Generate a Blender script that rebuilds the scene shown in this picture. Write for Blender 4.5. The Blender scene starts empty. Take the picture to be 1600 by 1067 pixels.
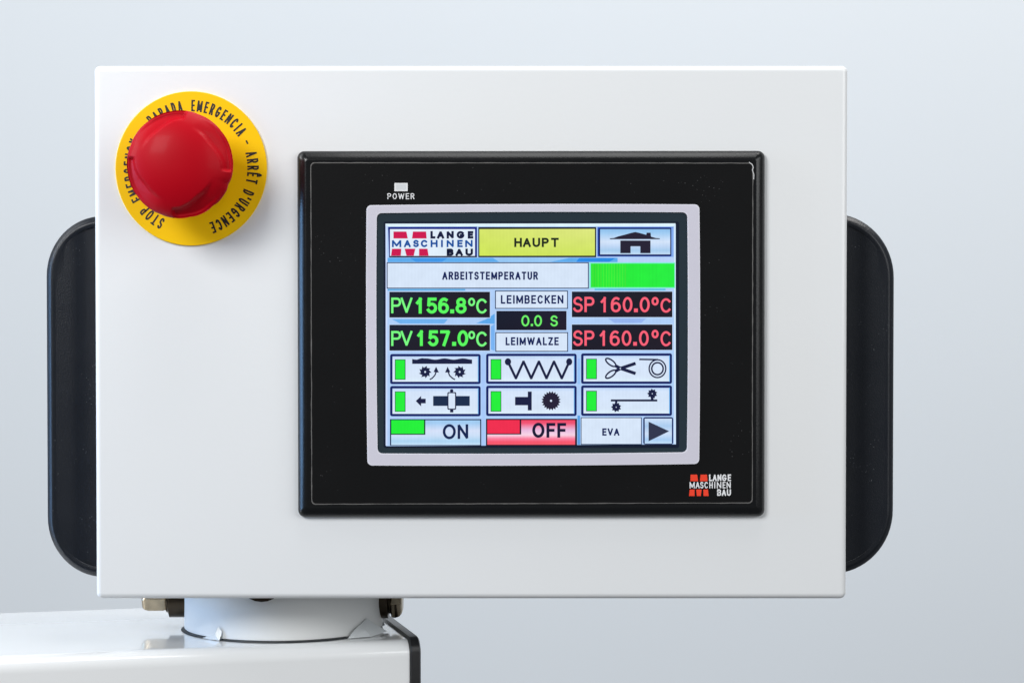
import bpy, bmesh, math, random
from mathutils import Vector, Matrix
random.seed(7)
sc = bpy.context.scene
R = math.radians

# ------------------------------------------------------------------ camera
D = 0.85                       # distance from the box front to the camera (metres)
FPX = 3333.0                   # focal length in photo pixels
PITCH = R(1.25)
cam_d = bpy.data.cameras.new("camera")
cam_d.sensor_width = 36.0
cam_d.lens = FPX / 1600 * 36.0
cam_d.clip_start = 0.02
cam_d.clip_end = 50
cam = bpy.data.objects.new("camera", cam_d)
sc.collection.objects.link(cam)
cam.location = (0, -D, 0)
cam.rotation_euler = (math.pi / 2 - PITCH, 0, 0)
sc.camera = cam
CROT = cam.rotation_euler.to_matrix()
CLOC = Vector(cam.location)

def P(px, py, Y=0.0):
    """world point on the plane y=Y seen at photo pixel (px, py)"""
    d = CROT @ Vector(((px - 800) / FPX, -(py - 533.5) / FPX, -1.0))
    return CLOC + d * ((Y - CLOC.y) / d.y)

# ------------------------------------------------------------------ light
w = bpy.data.worlds.new("World"); sc.world = w; w.use_nodes = True
bg = w.node_tree.nodes["Background"]
bg.inputs[0].default_value = (0.90, 0.94, 1.0, 1)
bg.inputs[1].default_value = 0.15

def area(name, loc, target, sx, sy, power, col, spread=180):
    l = bpy.data.lights.new(name, 'AREA'); l.shape = 'RECTANGLE'
    l.size = sx; l.size_y = sy; l.energy = power; l.color = col
    l.spread = R(spread)
    o = bpy.data.objects.new(name, l); sc.collection.objects.link(o)
    o.location = loc
    o.rotation_euler = (Vector(target) - Vector(loc)).to_track_quat('-Z', 'Y').to_euler()
    return o
area("key_lamp", (-1.10, -1.60, 0.92), (0, 0, 0), 0.75, 0.75, 32.5, (0.985, 0.995, 1.0))
area("fill_lamp", (1.9, -1.7, 0.7), (0, 0, 0), 2.0, 1.6, 31, (0.975, 0.995, 1.0))
area("edge_fill_light", (-1.5, -0.10, 0.60), (0, 0, 0.05), 0.5, 0.6, 8, (0.98, 0.99, 1.0))  # added unseen light that whitens the box's left edge
area("window_lamp", (-1.1, -0.08, 0.0), (0, -0.08, 0.0), 0.42, 0.32, 4.6, (0.26, 0.54, 1.0))
area("ceiling_lamp", (0.1, 0.1, 1.7), (0, 0.1, 0), 1.8, 0.7, 15.5, (1.0, 1.0, 1.0))
area("wall_fill_light", (1.1, 0.35, 1.9), (0.55, 1.6, 0.0), 1.2, 0.5, 31, (1.0, 0.98, 0.96))  # added unseen light that brightens the wall from upper right
area("wall_fill_light", (-1.6, 0.25, 1.5), (-0.6, 1.6, 0.3), 1.2, 1.0, 15.0, (0.93, 0.97, 1.0))  # added unseen cool light for the left part of the wall

sc.view_settings.view_transform = 'Standard'
sc.view_settings.look = 'None'
sc.view_settings.exposure = 0
sc.view_settings.gamma = 1

# ------------------------------------------------------------------ helpers
def lin(c):
    out = []
    for v in c:
        v = v / 255.0
        out.append(v / 12.92 if v <= 0.04045 else ((v + 0.055) / 1.055) ** 2.4)
    return tuple(out)

def mat(name, col, rough=0.5, metal=0.0, spec=0.5, coat=0.0, coat_r=0.05, bump=0.0,
        bump_scale=900, mottled=0.0, mscale=30, rvar=0.0, specks=None, sss=0.0):
    m = bpy.data.materials.new(name); m.use_nodes = True
    nt = m.node_tree; b = nt.nodes["Principled BSDF"]
    b.inputs["Base Color"].default_value = (*col, 1)
    b.inputs["Roughness"].default_value = rough
    b.inputs["Metallic"].default_value = metal
    b.inputs["Specular IOR Level"].default_value = spec
    b.inputs["Coat Weight"].default_value = coat
    b.inputs["Coat Roughness"].default_value = coat_r
    if sss:
        b.inputs["Subsurface Weight"].default_value = sss
        b.inputs["Subsurface Radius"].default_value = (0.004, 0.001, 0.001)
        b.inputs["Subsurface Scale"].default_value = 0.5
    tc = nt.nodes.new("ShaderNodeTexCoord")
    colsock = None
    if mottled:
        n = nt.nodes.new("ShaderNodeTexNoise"); n.inputs["Scale"].default_value = mscale
        n.inputs["Detail"].default_value = 6
        nt.links.new(tc.outputs["Object"], n.inputs["Vector"])
        mx = nt.nodes.new("ShaderNodeMix"); mx.data_type = 'RGBA'
        mx.inputs["A"].default_value = (*[c * (1 - mottled) for c in col], 1)
        mx.inputs["B"].default_value = (*[min(1, c * (1 + mottled)) for c in col], 1)
        nt.links.new(n.outputs["Fac"], mx.inputs["Factor"])
        colsock = mx.outputs["Result"]
    if specks:
        scol, scl, thr = specks
        v = nt.nodes.new("ShaderNodeTexVoronoi"); v.inputs["Scale"].default_value = scl
        nt.links.new(tc.outputs["Object"], v.inputs["Vector"])
        n2 = nt.nodes.new("ShaderNodeTexNoise"); n2.inputs["Scale"].default_value = scl * 0.13
        nt.links.new(tc.outputs["Object"], n2.inputs["Vector"])
        mr = nt.nodes.new("ShaderNodeMapRange")
        mr.inputs["From Min"].default_value = thr; mr.inputs["From Max"].default_value = thr * 0.4
        nt.links.new(v.outputs["Distance"], mr.inputs["Value"])
        mr2 = nt.nodes.new("ShaderNodeMapRange")
        mr2.inputs["From Min"].default_value = 0.56; mr2.inputs["From Max"].default_value = 0.66
        nt.links.new(n2.outputs["Fac"], mr2.inputs["Value"])
        mu = nt.nodes.new("ShaderNodeMath"); mu.operation = 'MULTIPLY'
        nt.links.new(mr.outputs[0], mu.inputs[0]); nt.links.new(mr2.outputs[0], mu.inputs[1])
        mx2 = nt.nodes.new("ShaderNodeMix"); mx2.data_type = 'RGBA'
        if colsock: nt.links.new(colsock, mx2.inputs["A"])
        else: mx2.inputs["A"].default_value = (*col, 1)
        mx2.inputs["B"].default_value = (*scol, 1)
        nt.links.new(mu.outputs[0], mx2.inputs["Factor"])
        colsock = mx2.outputs["Result"]
    if colsock: nt.links.new(colsock, b.inputs["Base Color"])
    if rvar:
        n3 = nt.nodes.new("ShaderNodeTexNoise"); n3.inputs["Scale"].default_value = 60
        n3.inputs["Detail"].default_value = 5
        nt.links.new(tc.outputs["Object"], n3.inputs["Vector"])
        mr3 = nt.nodes.new("ShaderNodeMapRange")
        mr3.inputs["To Min"].default_value = rough - rvar; mr3.inputs["To Max"].default_value = rough + rvar
        nt.links.new(n3.outputs["Fac"], mr3.inputs["Value"])
        nt.links.new(mr3.outputs[0], b.inputs["Roughness"])
    if bump:
        nb = nt.nodes.new("ShaderNodeTexNoise"); nb.inputs["Scale"].default_value = bump_scale
        nb.inputs["Detail"].default_value = 3
        nt.links.new(tc.outputs["Object"], nb.inputs["Vector"])
        bp = nt.nodes.new("ShaderNodeBump"); bp.inputs["Strength"].default_value = bump
        bp.inputs["Distance"].default_value = 0.0004
        nt.links.new(nb.outputs["Fac"], bp.inputs["Height"])
        nt.links.new(bp.outputs[0], b.inputs["Normal"])
    return m

def pixel_mat():
    """lit screen: colour comes from the mesh's own print, light from the display"""
    m = bpy.data.materials.new("lit_display"); m.use_nodes = True
    nt = m.node_tree; b = nt.nodes["Principled BSDF"]
    b.inputs["Base Color"].default_value = (0.004, 0.005, 0.007, 1)
    b.inputs["Roughness"].default_value = 0.35
    b.inputs["Specular IOR Level"].default_value = 0.25
    a = nt.nodes.new("ShaderNodeAttribute"); a.attribute_name = "print"
    tc = nt.nodes.new("ShaderNodeTexCoord")
    # subpixel columns of the display
    wv = nt.nodes.new("ShaderNodeTexWave"); wv.bands_direction = 'X'
    wv.inputs["Scale"].default_value = 560; wv.inputs["Distortion"].default_value = 0.0
    nt.links.new(tc.outputs["Object"], wv.inputs["Vector"])
    ns = nt.nodes.new("ShaderNodeTexNoise"); ns.inputs["Scale"].default_value = 260
    nt.links.new(tc.outputs["Object"], ns.inputs["Vector"])
    mr = nt.nodes.new("ShaderNodeMapRange")
    mr.inputs["To Min"].default_value = 0.93; mr.inputs["To Max"].default_value = 1.03
    nt.links.new(wv.outputs["Fac"], mr.inputs["Value"])
    mr2 = nt.nodes.new("ShaderNodeMapRange")
    mr2.inputs["To Min"].default_value = 0.93; mr2.inputs["To Max"].default_value = 1.07
    nt.links.new(ns.outputs["Fac"], mr2.inputs["Value"])
    mu = nt.nodes.new("ShaderNodeMath"); mu.operation = 'MULTIPLY'
    nt.links.new(mr.outputs[0], mu.inputs[0]); nt.links.new(mr2.outputs[0], mu.inputs[1])
    nt.links.new(a.outputs["Color"], b.inputs["Emission Color"])
    nt.links.new(mu.outputs[0], b.inputs["Emission Strength"])
    return m

WHITE = mat("white_powder_coat", (0.80, 0.81, 0.815), rough=0.32, coat=0.35, coat_r=0.12, bump=0.09,
            bump_scale=420, mottled=0.012, mscale=14, rvar=0.04)
ARMW = mat("white_gloss_paint", (0.80, 0.81, 0.815), rough=0.18, coat=1.0, coat_r=0.03, bump=0.015, bump_scale=260, mottled=0.015, mscale=22)
GRIP = mat("black_grained_plastic", (0.0040, 0.0060, 0.0105), rough=0.36, spec=0.4, bump=0.25, bump_scale=2600,
           rvar=0.06, specks=((0.16, 0.17, 0.18), 900, 0.16))
BEZEL = mat("black_moulded_plastic", (0.004, 0.0044, 0.005), rough=0.25, spec=0.42, bump=0.10, bump_scale=1800, rvar=0.05)
MEMB = mat("black_membrane_film", (0.0055, 0.0055, 0.0058), rough=0.33, spec=0.2, bump=0.10, bump_scale=1500, mottled=0.25, mscale=40,
           specks=((0.12, 0.12, 0.12), 620, 0.11))
EDGE = mat("worn_film_edge", (0.12, 0.115, 0.11), rough=0.5, mottled=0.5, mscale=300)
SILV = mat("silver_mauve_print", (0.62, 0.60, 0.68), rough=0.42, mottled=0.05, mscale=60, bump=0.05)
SILV2 = mat("silver_rim_highlight", (0.72, 0.71, 0.78), rough=0.4)  # lighter copy of the silver: bevel highlight put into the colour
GLASS = mat("dark_display_glass", (0.020, 0.034, 0.045), rough=0.16, mottled=0.12, mscale=35)
PRINTW = mat("white_print", (0.78, 0.78, 0.79), rough=0.5)
LAMPG = mat("clear_lamp_window", (0.66, 0.68, 0.70), rough=0.3)
PRINTR = mat("red_orange_print", (0.86, 0.045, 0.012), rough=0.5)
YEL = mat("yellow_plate", (1.0, 0.60, 0.001), rough=0.33, spec=0.25, mottled=0.02, mscale=50, bump=0.04)
INK = mat("black_ink", (0.012, 0.010, 0.008), rough=0.5)
RED = mat("red_button_plastic", (0.43, 0.0006, 0.008), rough=0.48, spec=0.10, coat=0.03, coat_r=0.16, bump=0.02, bump_scale=500, mottled=0.03)
BLACK = mat("black_rubber", (0.006, 0.006, 0.007), rough=0.32, bump=0.08)
BRASS = mat("nickel_brass", (0.42, 0.35, 0.25), rough=0.24, metal=1.0, rvar=0.1, mottled=0.45, mscale=240)
TUBEM = mat("white_satin_paint", (0.82, 0.83, 0.82), rough=0.5, spec=0.4, bump=0.08, bump_scale=300)
IRON = mat("dark_tarnished_steel", (0.07, 0.055, 0.04), rough=0.30, metal=1.0, rvar=0.1)
SEAL = mat("dark_seal", (0.010, 0.014, 0.018), rough=0.5)
FILM = mat("torn_white_film", (0.70, 0.73, 0.74), rough=0.35, coat=0.2)
WALL = mat("painted_wall", (0.62, 0.655, 0.685), rough=0.75, mottled=0.02, mscale=2.2)
PIX = pixel_mat()

def tag(o, label=None, cat=None, group=None, kind=None):
    if label: o["label"] = label
    if cat: o["category"] = cat
    if group: o["group"] = group
    if kind: o["kind"] = kind
    return o

def link(name, me, mats, parent=None, smooth=False):
    o = bpy.data.objects.new(name, me)
    sc.collection.objects.link(o)
    for m in (mats if isinstance(mats, (list, tuple)) else [mats]):
        me.materials.append(m)
    if parent is not None:
        o.parent = parent
        if parent.parent is None: o.matrix_parent_inverse = Matrix.Translation(root_loc(parent)).inverted()
    if smooth:
        for p in me.polygons: p.use_smooth = True
        try: me.set_sharp_from_angle(angle=R(38))
        except Exception: pass
    return o

def root_loc(o):
    v = Vector((0, 0, 0))
    while o is not None:
        if o.parent is None: v = v + Vector(o.location)
        o = o.parent
    return v

def thing(name, loc, label, cat):
    o = bpy.data.objects.new(name, None); sc.collection.objects.link(o)
    o.empty_display_size = 0.02
    o.location = loc
    return tag(o, label, cat)

class MB:
    """collects faces; each face has a colour (for the display) or a material index"""
    def __init__(s): s.v = []; s.f = []; s.c = []; s.mi = []
    def face(s, pts, col=None, mi=0):
        i = len(s.v); n = len(pts)
        s.v += [tuple(p) for p in pts]
        s.f.append(tuple(range(i, i + n)))
        if col is None: col = (1, 1, 1)
        cols = col if isinstance(col[0], (tuple, list)) else [col] * n
        s.c.append(cols); s.mi.append(mi)
    def build(s, name, mats, parent=None, smooth=False, merge=False):
        me = bpy.data.meshes.new(name)
        me.from_pydata(s.v, [], s.f)
        ca = me.color_attributes.new("print", 'FLOAT_COLOR', 'CORNER')
        k = 0
        for cols in s.c:
            for c in cols:
                ca.data[k].color = (*c, 1); k += 1
        for p, mi in zip(me.polygons, s.mi): p.material_index = mi
        if merge:
            bm = bmesh.new(); bm.from_mesh(me)
            bmesh.ops.remove_doubles(bm, verts=bm.verts, dist=1e-6)
            bmesh.ops.recalc_face_normals(bm, faces=bm.faces)
            bm.to_mesh(me); bm.free()
        return link(name, me, mats, parent, smooth)

# ---- flat shapes in photo-pixel units, laid on a real plane
class Flat:
    def __init__(s, Y, mb=None, mp=None):
        s.Y = Y; s.k = 0; s.mb = mb or MB(); s.step = 4e-6
        s.mp = mp or (lambda u, v: (u, v))
        s.col = (1, 1, 1); s.mi = 0
    def pt(s, u, v):
        a, b = s.mp(u, v)
        return P(a, b, s.Y - s.k * s.step)
    def poly(s, pts, col=None):
        s.k += 1
        # orientation: face the camera (-y)
        A = sum(pts[i][0] * pts[(i + 1) % len(pts)][1] - pts[(i + 1) % len(pts)][0] * pts[i][1] for i in range(len(pts)))
        c = col or s.col
        if A > 0:
            pts = pts[::-1]
            if isinstance(c[0], (tuple, list)): c = c[::-1]
        s.mb.face([s.pt(*p) for p in pts], c, s.mi)
    def rect(s, x0, y0, x1, y1, col=None):
        s.poly([(x0, y0), (x1, y0), (x1, y1), (x0, y1)], col)
    def vgrad(s, x0, y0, x1, y1, stops):
        """stops: list of (t, rgb255)"""
        s.k += 1
        for (t0, c0), (t1, c1) in zip(stops, stops[1:]):
            ya = y0 + (y1 - y0) * t0; yb = y0 + (y1 - y0) * t1
            c0l, c1l = lin(c0), lin(c1)
            s.mb.face([s.pt(x0, yb), s.pt(x1, yb), s.pt(x1, ya), s.pt(x0, ya)], [c1l, c1l, c0l, c0l], s.mi)
    def rrect(s, x0, y0, x1, y1, r, col=None):
        s.poly(rr(x0, y0, x1, y1, r, 4), col)
    def disc(s, cx, cy, r, col=None, n=20, ry=None):
        ry = ry or r
        s.poly([(cx + r * math.cos(2 * math.pi * i / n), cy + ry * math.sin(2 * math.pi * i / n)) for i in range(n)], col)
    def ribbon(s, pts, sw, closed=False, cap=1.0):
        """thick polyline; breaks at sharp corners"""
        h = sw / 2
        if not closed:
            runs = [[pts[0]]]
            for i in range(1, len(pts)):
                runs[-1].append(pts[i])
                if i < len(pts) - 1:
                    a = Vector(pts[i]) - Vector(pts[i - 1]); b = Vector(pts[i + 1]) - Vector(pts[i])
                    if a.length > 1e-9 and b.length > 1e-9 and a.angle(b) > R(95):
                        runs.append([pts[i]])
            if len(runs) > 1:
                for j, r_ in enumerate(runs):
                    s._strip(r_, h, False, cap if j == 0 else 0.55, cap if j == len(runs) - 1 else 0.55)
                return
        s._strip(pts, h, closed, cap, cap)
    def _strip(s, pts, h, closed, c0, c1):
        s.k += 1
        p = [Vector(q) for q in pts]
        q = [p[0]]
        for a in p[1:]:
            if (a - q[-1]).length > 1e-6: q.append(a)
        p = q
        if closed and (p[0] - p[-1]).length < 1e-6: p = p[:-1]
        n = len(p)
        if n < 2: return
        if not closed:
            p[0] = p[0] - (p[1] - p[0]).normalized() * h * c0
            p[-1] = p[-1] + (p[-1] - p[-2]).normalized() * h * c1
        L, Rr = [], []
        for i in range(n):
            if closed: d0 = (p[i] - p[i - 1]).normalized(); d1 = (p[(i + 1) % n] - p[i]).normalized()
            else:
                d0 = (p[i] - p[i - 1]).normalized() if i else (p[1] - p[0]).normalized()
                d1 = (p[i + 1] - p[i]).normalized() if i < n - 1 else d0
            t = (d0 + d1).normalized(); nn = Vector((-t.y, t.x))
            cosv = max(0.45, nn.dot(Vector((-d1.y, d1.x))))
            L.append(p[i] + nn * (h / cosv)); Rr.append(p[i] - nn * (h / cosv))
        rng = range(n) if closed else range(n - 1)
        for i in rng:
            j = (i + 1) % n
            quad = [tuple(L[i]), tuple(L[j]), tuple(Rr[j]), tuple(Rr[i])]
            A = sum(quad[a][0] * quad[(a + 1) % 4][1] - quad[(a + 1) % 4][0] * quad[a][1] for a in range(4))
            if A > 0: quad = quad[::-1]
            s.mb.face([s.pt(*z) for z in quad], s.col, s.mi)
    def glyph(s, ch, x0, y0, x1, y1, sw):
        h = sw / 2
        for st in GL[ch]:
            pts = [((x0 + h) + (x1 - x0 - sw) * a, (y1 - h) - (y1 - y0 - sw) * b) for a, b in st]
            if ch == '.':
                s.rect(x0, y0, x1, y1, s.col); return
            if ch in 'I1' and False: pass
            closed = (Vector(st[0]) - Vector(st[-1])).length < 1e-6
            s.ribbon(pts, sw, closed)
    def text(s, t, x0, y0, x1, y1, sw, gap=0.26):
        sw *= 1.14
        H = y1 - y0
        ws = [GW.get(c, 0.62) for c in t]
        tot = sum(ws) + gap * (len(t) - 1)
        nI = 0
        # stroke is fixed, letters share the rest
        k = (x1 - x0) / tot
        x = x0
        for c, wd in zip(t, ws):
            if c != ' ':
                gx0, gx1 = x, x + wd * k
                if c == 'I':
                    m_ = (gx0 + gx1) / 2; gx0, gx1 = m_ - sw / 2, m_ + sw / 2
                if c == '.':
                    m_ = (gx0 + gx1) / 2; s.rect(m_ - sw / 2, y1 - sw, m_ + sw / 2, y1, s.col)
                else:
                    s.glyph(c, gx0, y0, gx1, y1, sw)
            x += (wd + gap) * k

def arc(cx, cy, rx, ry, a0, a1, n=10):
    return [(cx + rx * math.cos(R(a0 + (a1 - a0) * i / n)), cy + ry * math.sin(R(a0 + (a1 - a0) * i / n))) for i in range(n + 1)]
GW = {'I': 0.22, 'M': 0.80, 'W': 0.98, ' ': 0.5, '.': 0.2, "'": 0.15, '-': 0.35, 'O': 0.70, 'G': 0.70, 'C': 0.68, 'N': 0.68, 'A': 0.70,
      'L': 0.52, 'E': 0.56, 'F': 0.54, 'T': 0.62, 'V': 0.7}
GL = {
 'A': [[(0, 0), (.5, 1), (1, 0)], [(.2, .34), (.8, .34)]],
 'B': [[(0, 0), (0, 1), (.6, 1)] + arc(.6, .765, .34, .235, 90, -90)[1:] + [(0, .53)], [(0, 0), (.6, 0)] + arc(.62, .265, .38, .265, -90, 90)[1:] + [(.5, .53)]],
 'C': [arc(.5, .5, .5, .5, 42, 318, 22)],
 'D': [[(0, 0), (0, 1), (.45, 1)] + arc(.45, .5, .55, .5, 90, -90, 16)[1:] + [(0, 0)]],
 'E': [[(1, 1), (0, 1), (0, 0), (1, 0)], [(0, .52), (.88, .52)]],
 'F': [[(1, 1), (0, 1), (0, 0)], [(0, .50), (.88, .50)]],
 'G': [arc(.5, .5, .5, .5, 42, 335, 22) + [(1, .45), (.58, .45)]],
 'H': [[(0, 0), (0, 1)], [(1, 0), (1, 1)], [(0, .52), (1, .52)]],
 'I': [[(.5, 0), (.5, 1)]],
 'K': [[(0, 0), (0, 1)], [(1, 1), (0, .38)], [(.35, .6), (1, 0)]],
 'L': [[(0, 1), (0, 0), (1, 0)]],
 'M': [[(0, 0), (0, 1), (.5, .12), (1, 1), (1, 0)]],
 'N': [[(0, 0), (0, 1), (1, 0), (1, 1)]],
 'O': [arc(.5, .5, .5, .5, 0, 360, 26)],
 'P': [[(0, 0), (0, 1), (.58, 1)] + arc(.6, .74, .4, .26, 90, -90)[1:] + [(0, .48)]],
 'R': [[(0, 0), (0, 1), (.58, 1)] + arc(.6, .755, .38, .245, 90, -90)[1:] + [(0, .51)], [(.5, .51), (1, 0)]],
 'S': [arc(.5, .745, .46, .255, 25, 180, 9) + arc(.5, .745, .46, .22, 180, 250, 4)[1:] + arc(.5, .27, .5, .25, 75, 0, 5)[1:] + arc(.5, .27, .5, .27, 0, -160, 10)[1:]],
 'T': [[(0, 1), (1, 1)], [(.5, 1), (.5, 0)]],
 'U': [[(0, 1), (0, .35)] + arc(.5, .35, .5, .35, 180, 360, 12)[1:] + [(1, 1)]],
 'V': [[(0, 1), (.5, 0), (1, 1)]],
 'W': [[(0, 1), (.25, 0), (.5, .95), (.75, 0), (1, 1)]],
 'Y': [[(0, 1), (.5, .5), (1, 1)], [(.5, .5), (.5, 0)]],
 'Z': [[(0, 1), (1, 1), (0, 0), (1, 0)]],
 '0': [arc(.5, .5, .5, .5, 0, 360, 26)],
 '1': [[(.75, 0), (.75, 1)], [(.75, .98), (0, .72)]],
 '5': [[(.92, 1), (.1, 1), (.04, .52)] + arc(.46, .31, .54, .31, 125, -150, 16)],
 '6': [arc(.5, .31, .5, .31, 0, 360, 20), arc(.56, .5, .56, .5, 62, 200, 12)],
 '7': [[(0, 1), (1, 1), (.35, 0)]],
 '8': [arc(.5, .76, .42, .24, 0, 360, 18), arc(.5, .27, .5, .27, 0, 360, 20)],
 '°': [arc(.5, .5, .5, .5, 0, 360, 18)],
 '.': [[(0, 0), (1, 0)]],
 "'": [[(.5, 1), (.5, .72)]],
 '-': [[(0, .45), (1, .45)]],
}
GL['Ê'] = GL['E'] + [[(.15, 1.18), (.5, 1.36), (.85, 1.18)]]
GW['Ê'] = GW['E']

def rr(x0, y0, x1, y1, r, n=6):
    """rounded rectangle, photo pixels"""
    pts = []
    for cx, cy, a in ((x1 - r, y0 + r, -90), (x1 - r, y1 - r, 0), (x0 + r, y1 - r, 90), (x0 + r, y0 + r, 180)):
        for i in range(n + 1):
            t = R(a + 90 * i / n)
            pts.append((cx + r * math.cos(t), cy + r * math.sin(t)))
    return pts

def rrq(TL, TR, BR, BL, r, n=6, bow=0.0, seg=8):
    """rounded quad with gently bowed sides"""
    W = ((TR[0] - TL[0]) + (BR[0] - BL[0])) / 2; H = ((BL[1] - TL[1]) + (BR[1] - TR[1])) / 2
    base = rr(0, 0, W, H, r, n)
    full = []
    for i, p in enumerate(base):
        q = base[(i + 1) % len(base)]
        full.append(p)
        if (Vector(p) - Vector(q)).length > r * 1.5:
            for k in range(1, seg):
                full.append((p[0] + (q[0] - p[0]) * k / seg, p[1] + (q[1] - p[1]) * k / seg))
    out = []
    for x, y in full:
        u, v = x / W, y / H
        px = (TL[0] * (1 - u) + TR[0] * u) * (1 - v) + (BL[0] * (1 - u) + BR[0] * u) * v
        py = (TL[1] * (1 - u) + TR[1] * u) * (1 - v) + (BL[1] * (1 - u) + BR[1] * u) * v
        bx = (2 * u - 1) * bow * (4 * v * (1 - v)); by = (2 * v - 1) * bow * (4 * u * (1 - u))
        out.append((px + bx, py + by))
    return out

def loft(mb, loops, cap_first=False, cap_last=False, mi=0):
    """loops: lists of world points of equal length, first = outermost/back"""
    for a, b in zip(loops, loops[1:]):
        n = len(a)
        for i in range(n):
            j = (i + 1) % n
            mb.face([a[i], a[j], b[j], b[i]], None, mi)
    if cap_first: mb.face(loops[0][::-1], None, mi)
    if cap_last: mb.face(loops[-1], None, mi)

def LP(pts, Y): return [P(x, y, Y) for x, y in pts]

# ================================================================== wall
mb = MB()
NW = 24
WY = 1.6
for i in range(NW):
    for j in range(16):
        x0, x1 = -4 + 8 * i / NW, -4 + 8 * (i + 1) / NW
        z0, z1 = -2.2 + 5 * j / 16, -2.2 + 5 * (j + 1) / 16
        mb.face([(x0, WY, z0), (x1, WY, z0), (x1, WY, z1), (x0, WY, z1)])
wall = mb.build("wall", WALL, merge=True)
tag(wall, "plain pale blue-grey wall far behind the control box", kind="structure")

# ================================================================== control box
TLc, TRc, BRc, BLc = P(148, 103, 0.001), P(1324.5, 103.5, 0.001), P(1322, 934, 0.001), P(149.5, 935.5, 0.001)
bx0 = (TLc.x + BLc.x) / 2; bx1 = (TRc.x + BRc.x) / 2
bz1 = (TLc.z + TRc.z) / 2; bz0 = (BLc.z + BRc.z) / 2
BOXD = 0.105
box = thing("control_box", (0, BOXD / 2, bz0), "wide white painted metal operator box with a black grip on each side", "control box")
bm = bmesh.new()
bmesh.ops.create_cube(bm, size=1)
for v in bm.verts:
    v.co = Vector((bx0 if v.co.x < 0 else bx1, 0 if v.co.y < 0 else BOXD, bz0 if v.co.z < 0 else bz1))
bmesh.ops.bevel(bm, geom=bm.edges[:], offset=0.0024, segments=8, profile=0.5, affect='EDGES')
me = bpy.data.meshes.new("housing"); bm.to_mesh(me); bm.free()
link("housing", me, WHITE, box, smooth=True)

# grips: rounded black plastic, fixed to the sides of the box
def grip(xa, xb, zt, zb, Yf, Yb, rx, rz, side, groove):
    """xa: box side, xb: outer edge. side=-1 left, +1 right"""
    def outline(inset):
        pts = []
        xo = xb - side * inset
        N = 16
        top = zt - inset; bot = zb + inset
        ex = max(rx - inset, 0.001); ez = max(rz - inset, 0.001)
        xi = xa - side * 0.0
        arcp = []
        for i in range(N + 1):
            t = (math.pi / 2) * i / N
            x = xo - side * ex + side * ex * math.sin(t); z = top - ez + ez * math.cos(t)
            arcp.append((x, z))
        # clip at box side
        arcp = [(x, z) for x, z in arcp if (x - xi) * side > 0.0004]
        x1, z1 = arcp[0]
        dx = (xi - (xo - side * ex)) * side / ex
        z_at = top - ez + ez * math.sqrt(max(0, 1 - max(0, dx) ** 2))
        pts.append((xi, z_at)); pts += arcp
        M = 10
        for k in range(1, M): pts.append((xo, (top - ez) + ((bot + ez) - (top - ez)) * k / M))
        arcb = [(x, bot + (top - z)) for x, z in arcp][::-1]
        pts += arcb
        pts.append((xi, bot + (top - z_at)))
        return pts
    r = 0.0030
    base = outline(0); n0 = len(base)
    loops = []
    def add(inset, Y):
        o = outline(inset)
        # resample to n0 points by arclength
        L = [0]
        for a, b in zip(o, o[1:]): L.append(L[-1] + math.hypot(a[0] - b[0], a[1] - b[1]))
        T = L[-1]; res = []; k = 0
        bl = [0]
        for a, b in zip(base, base[1:]): bl.append(bl[-1] + math.hypot(a[0] - b[0], a[1] - b[1]))
        for q in bl:
            s_ = q / bl[-1] * T
            k = max(i for i in range(len(L)) if L[i] <= s_ + 1e-12)
            k = min(k, len(L) - 2)
            f = (s_ - L[k]) / max(1e-12, L[k + 1] - L[k])
            res.append(Vector((o[k][0] + (o[k + 1][0] - o[k][0]) * f, Y, o[k][1] + (o[k + 1][1] - o[k][1]) * f)))
        loops.append(res)
    add(r, Yb)
    for i in range(1, 7):
        a = R(90 * i / 6); add(r * (1 - math.sin(a)), Yb - r * (1 - math.cos(a)))
    for ins, yy in ((0, .0032), (.0001, .0026), (.0004, .0021), (.0010, .00135), (.0016, .00070), (.0021, .00025), (.0025, .00005), (.0030, 0)):
        add(ins, Yf + yy)
    add(r + 0.0012, Yf + 0.00025)
    mbx = MB()
    for a, b in zip(loops, loops[1:]):
        for i in range(n0 - 1):
            q = [a[i], a[i + 1], b[i + 1], b[i]]
            mbx.face(q if side < 0 else q[::-1])
    # front face with shallow vertical hollow: mirrored strip pairs top/bottom of the last loop
    last = loops[-1]
    h = n0 // 2
    def dip(x):
        t = (x - xa) / (xb - xa)
        return 0.0009 * groove * (1 / (1 + math.exp((t - 0.42) * 26)))
    for i in range(h):
        j = n0 - 1 - i
        if i + 1 > j - 1: break
        A, B, C, E = last[i], last[i + 1], last[j - 1], last[j]
        K = 12
        for k in range(K):
            f0, f1 = k / K, (k + 1) / K
            q = [A.lerp(E, f0), B.lerp(C, f0), B.lerp(C, f1), A.lerp(E, f1)]
            q = [Vector((p.x, p.y + (dip(p.x) if 0 < 1 else 0), p.z)) for p in q]
            mbx.face(q)
    return mbx
HY = 0.020
gl_o = P(72, 338, HY); gl_b = P(73.5, 897, HY)
g = grip(bx0 + 0.0, (gl_o.x + gl_b.x) / 2 - 0.0004, P(148, 337.5, HY).z, P(148, 902.5, HY).z, HY, HY + 0.032, P(160, 0, HY).x - P(72, 0, HY).x, 0.0245, -1, 1)
g.build("handle", GRIP, box, smooth=True, merge=True)
gr_o = P(1397.5, 338, HY); gr_b = P(1395.5, 897, HY)
g = grip(bx1, (gr_o.x + gr_b.x) / 2 + 0.0004, P(1326, 333.5, HY).z, P(1322, 897.5, HY).z, HY, HY + 0.032, P(1397, 0, HY).x - P(1300, 0, HY).x, 0.0262, 1, 0.6)
g.build("handle", GRIP, box, smooth=True, merge=True)

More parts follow.
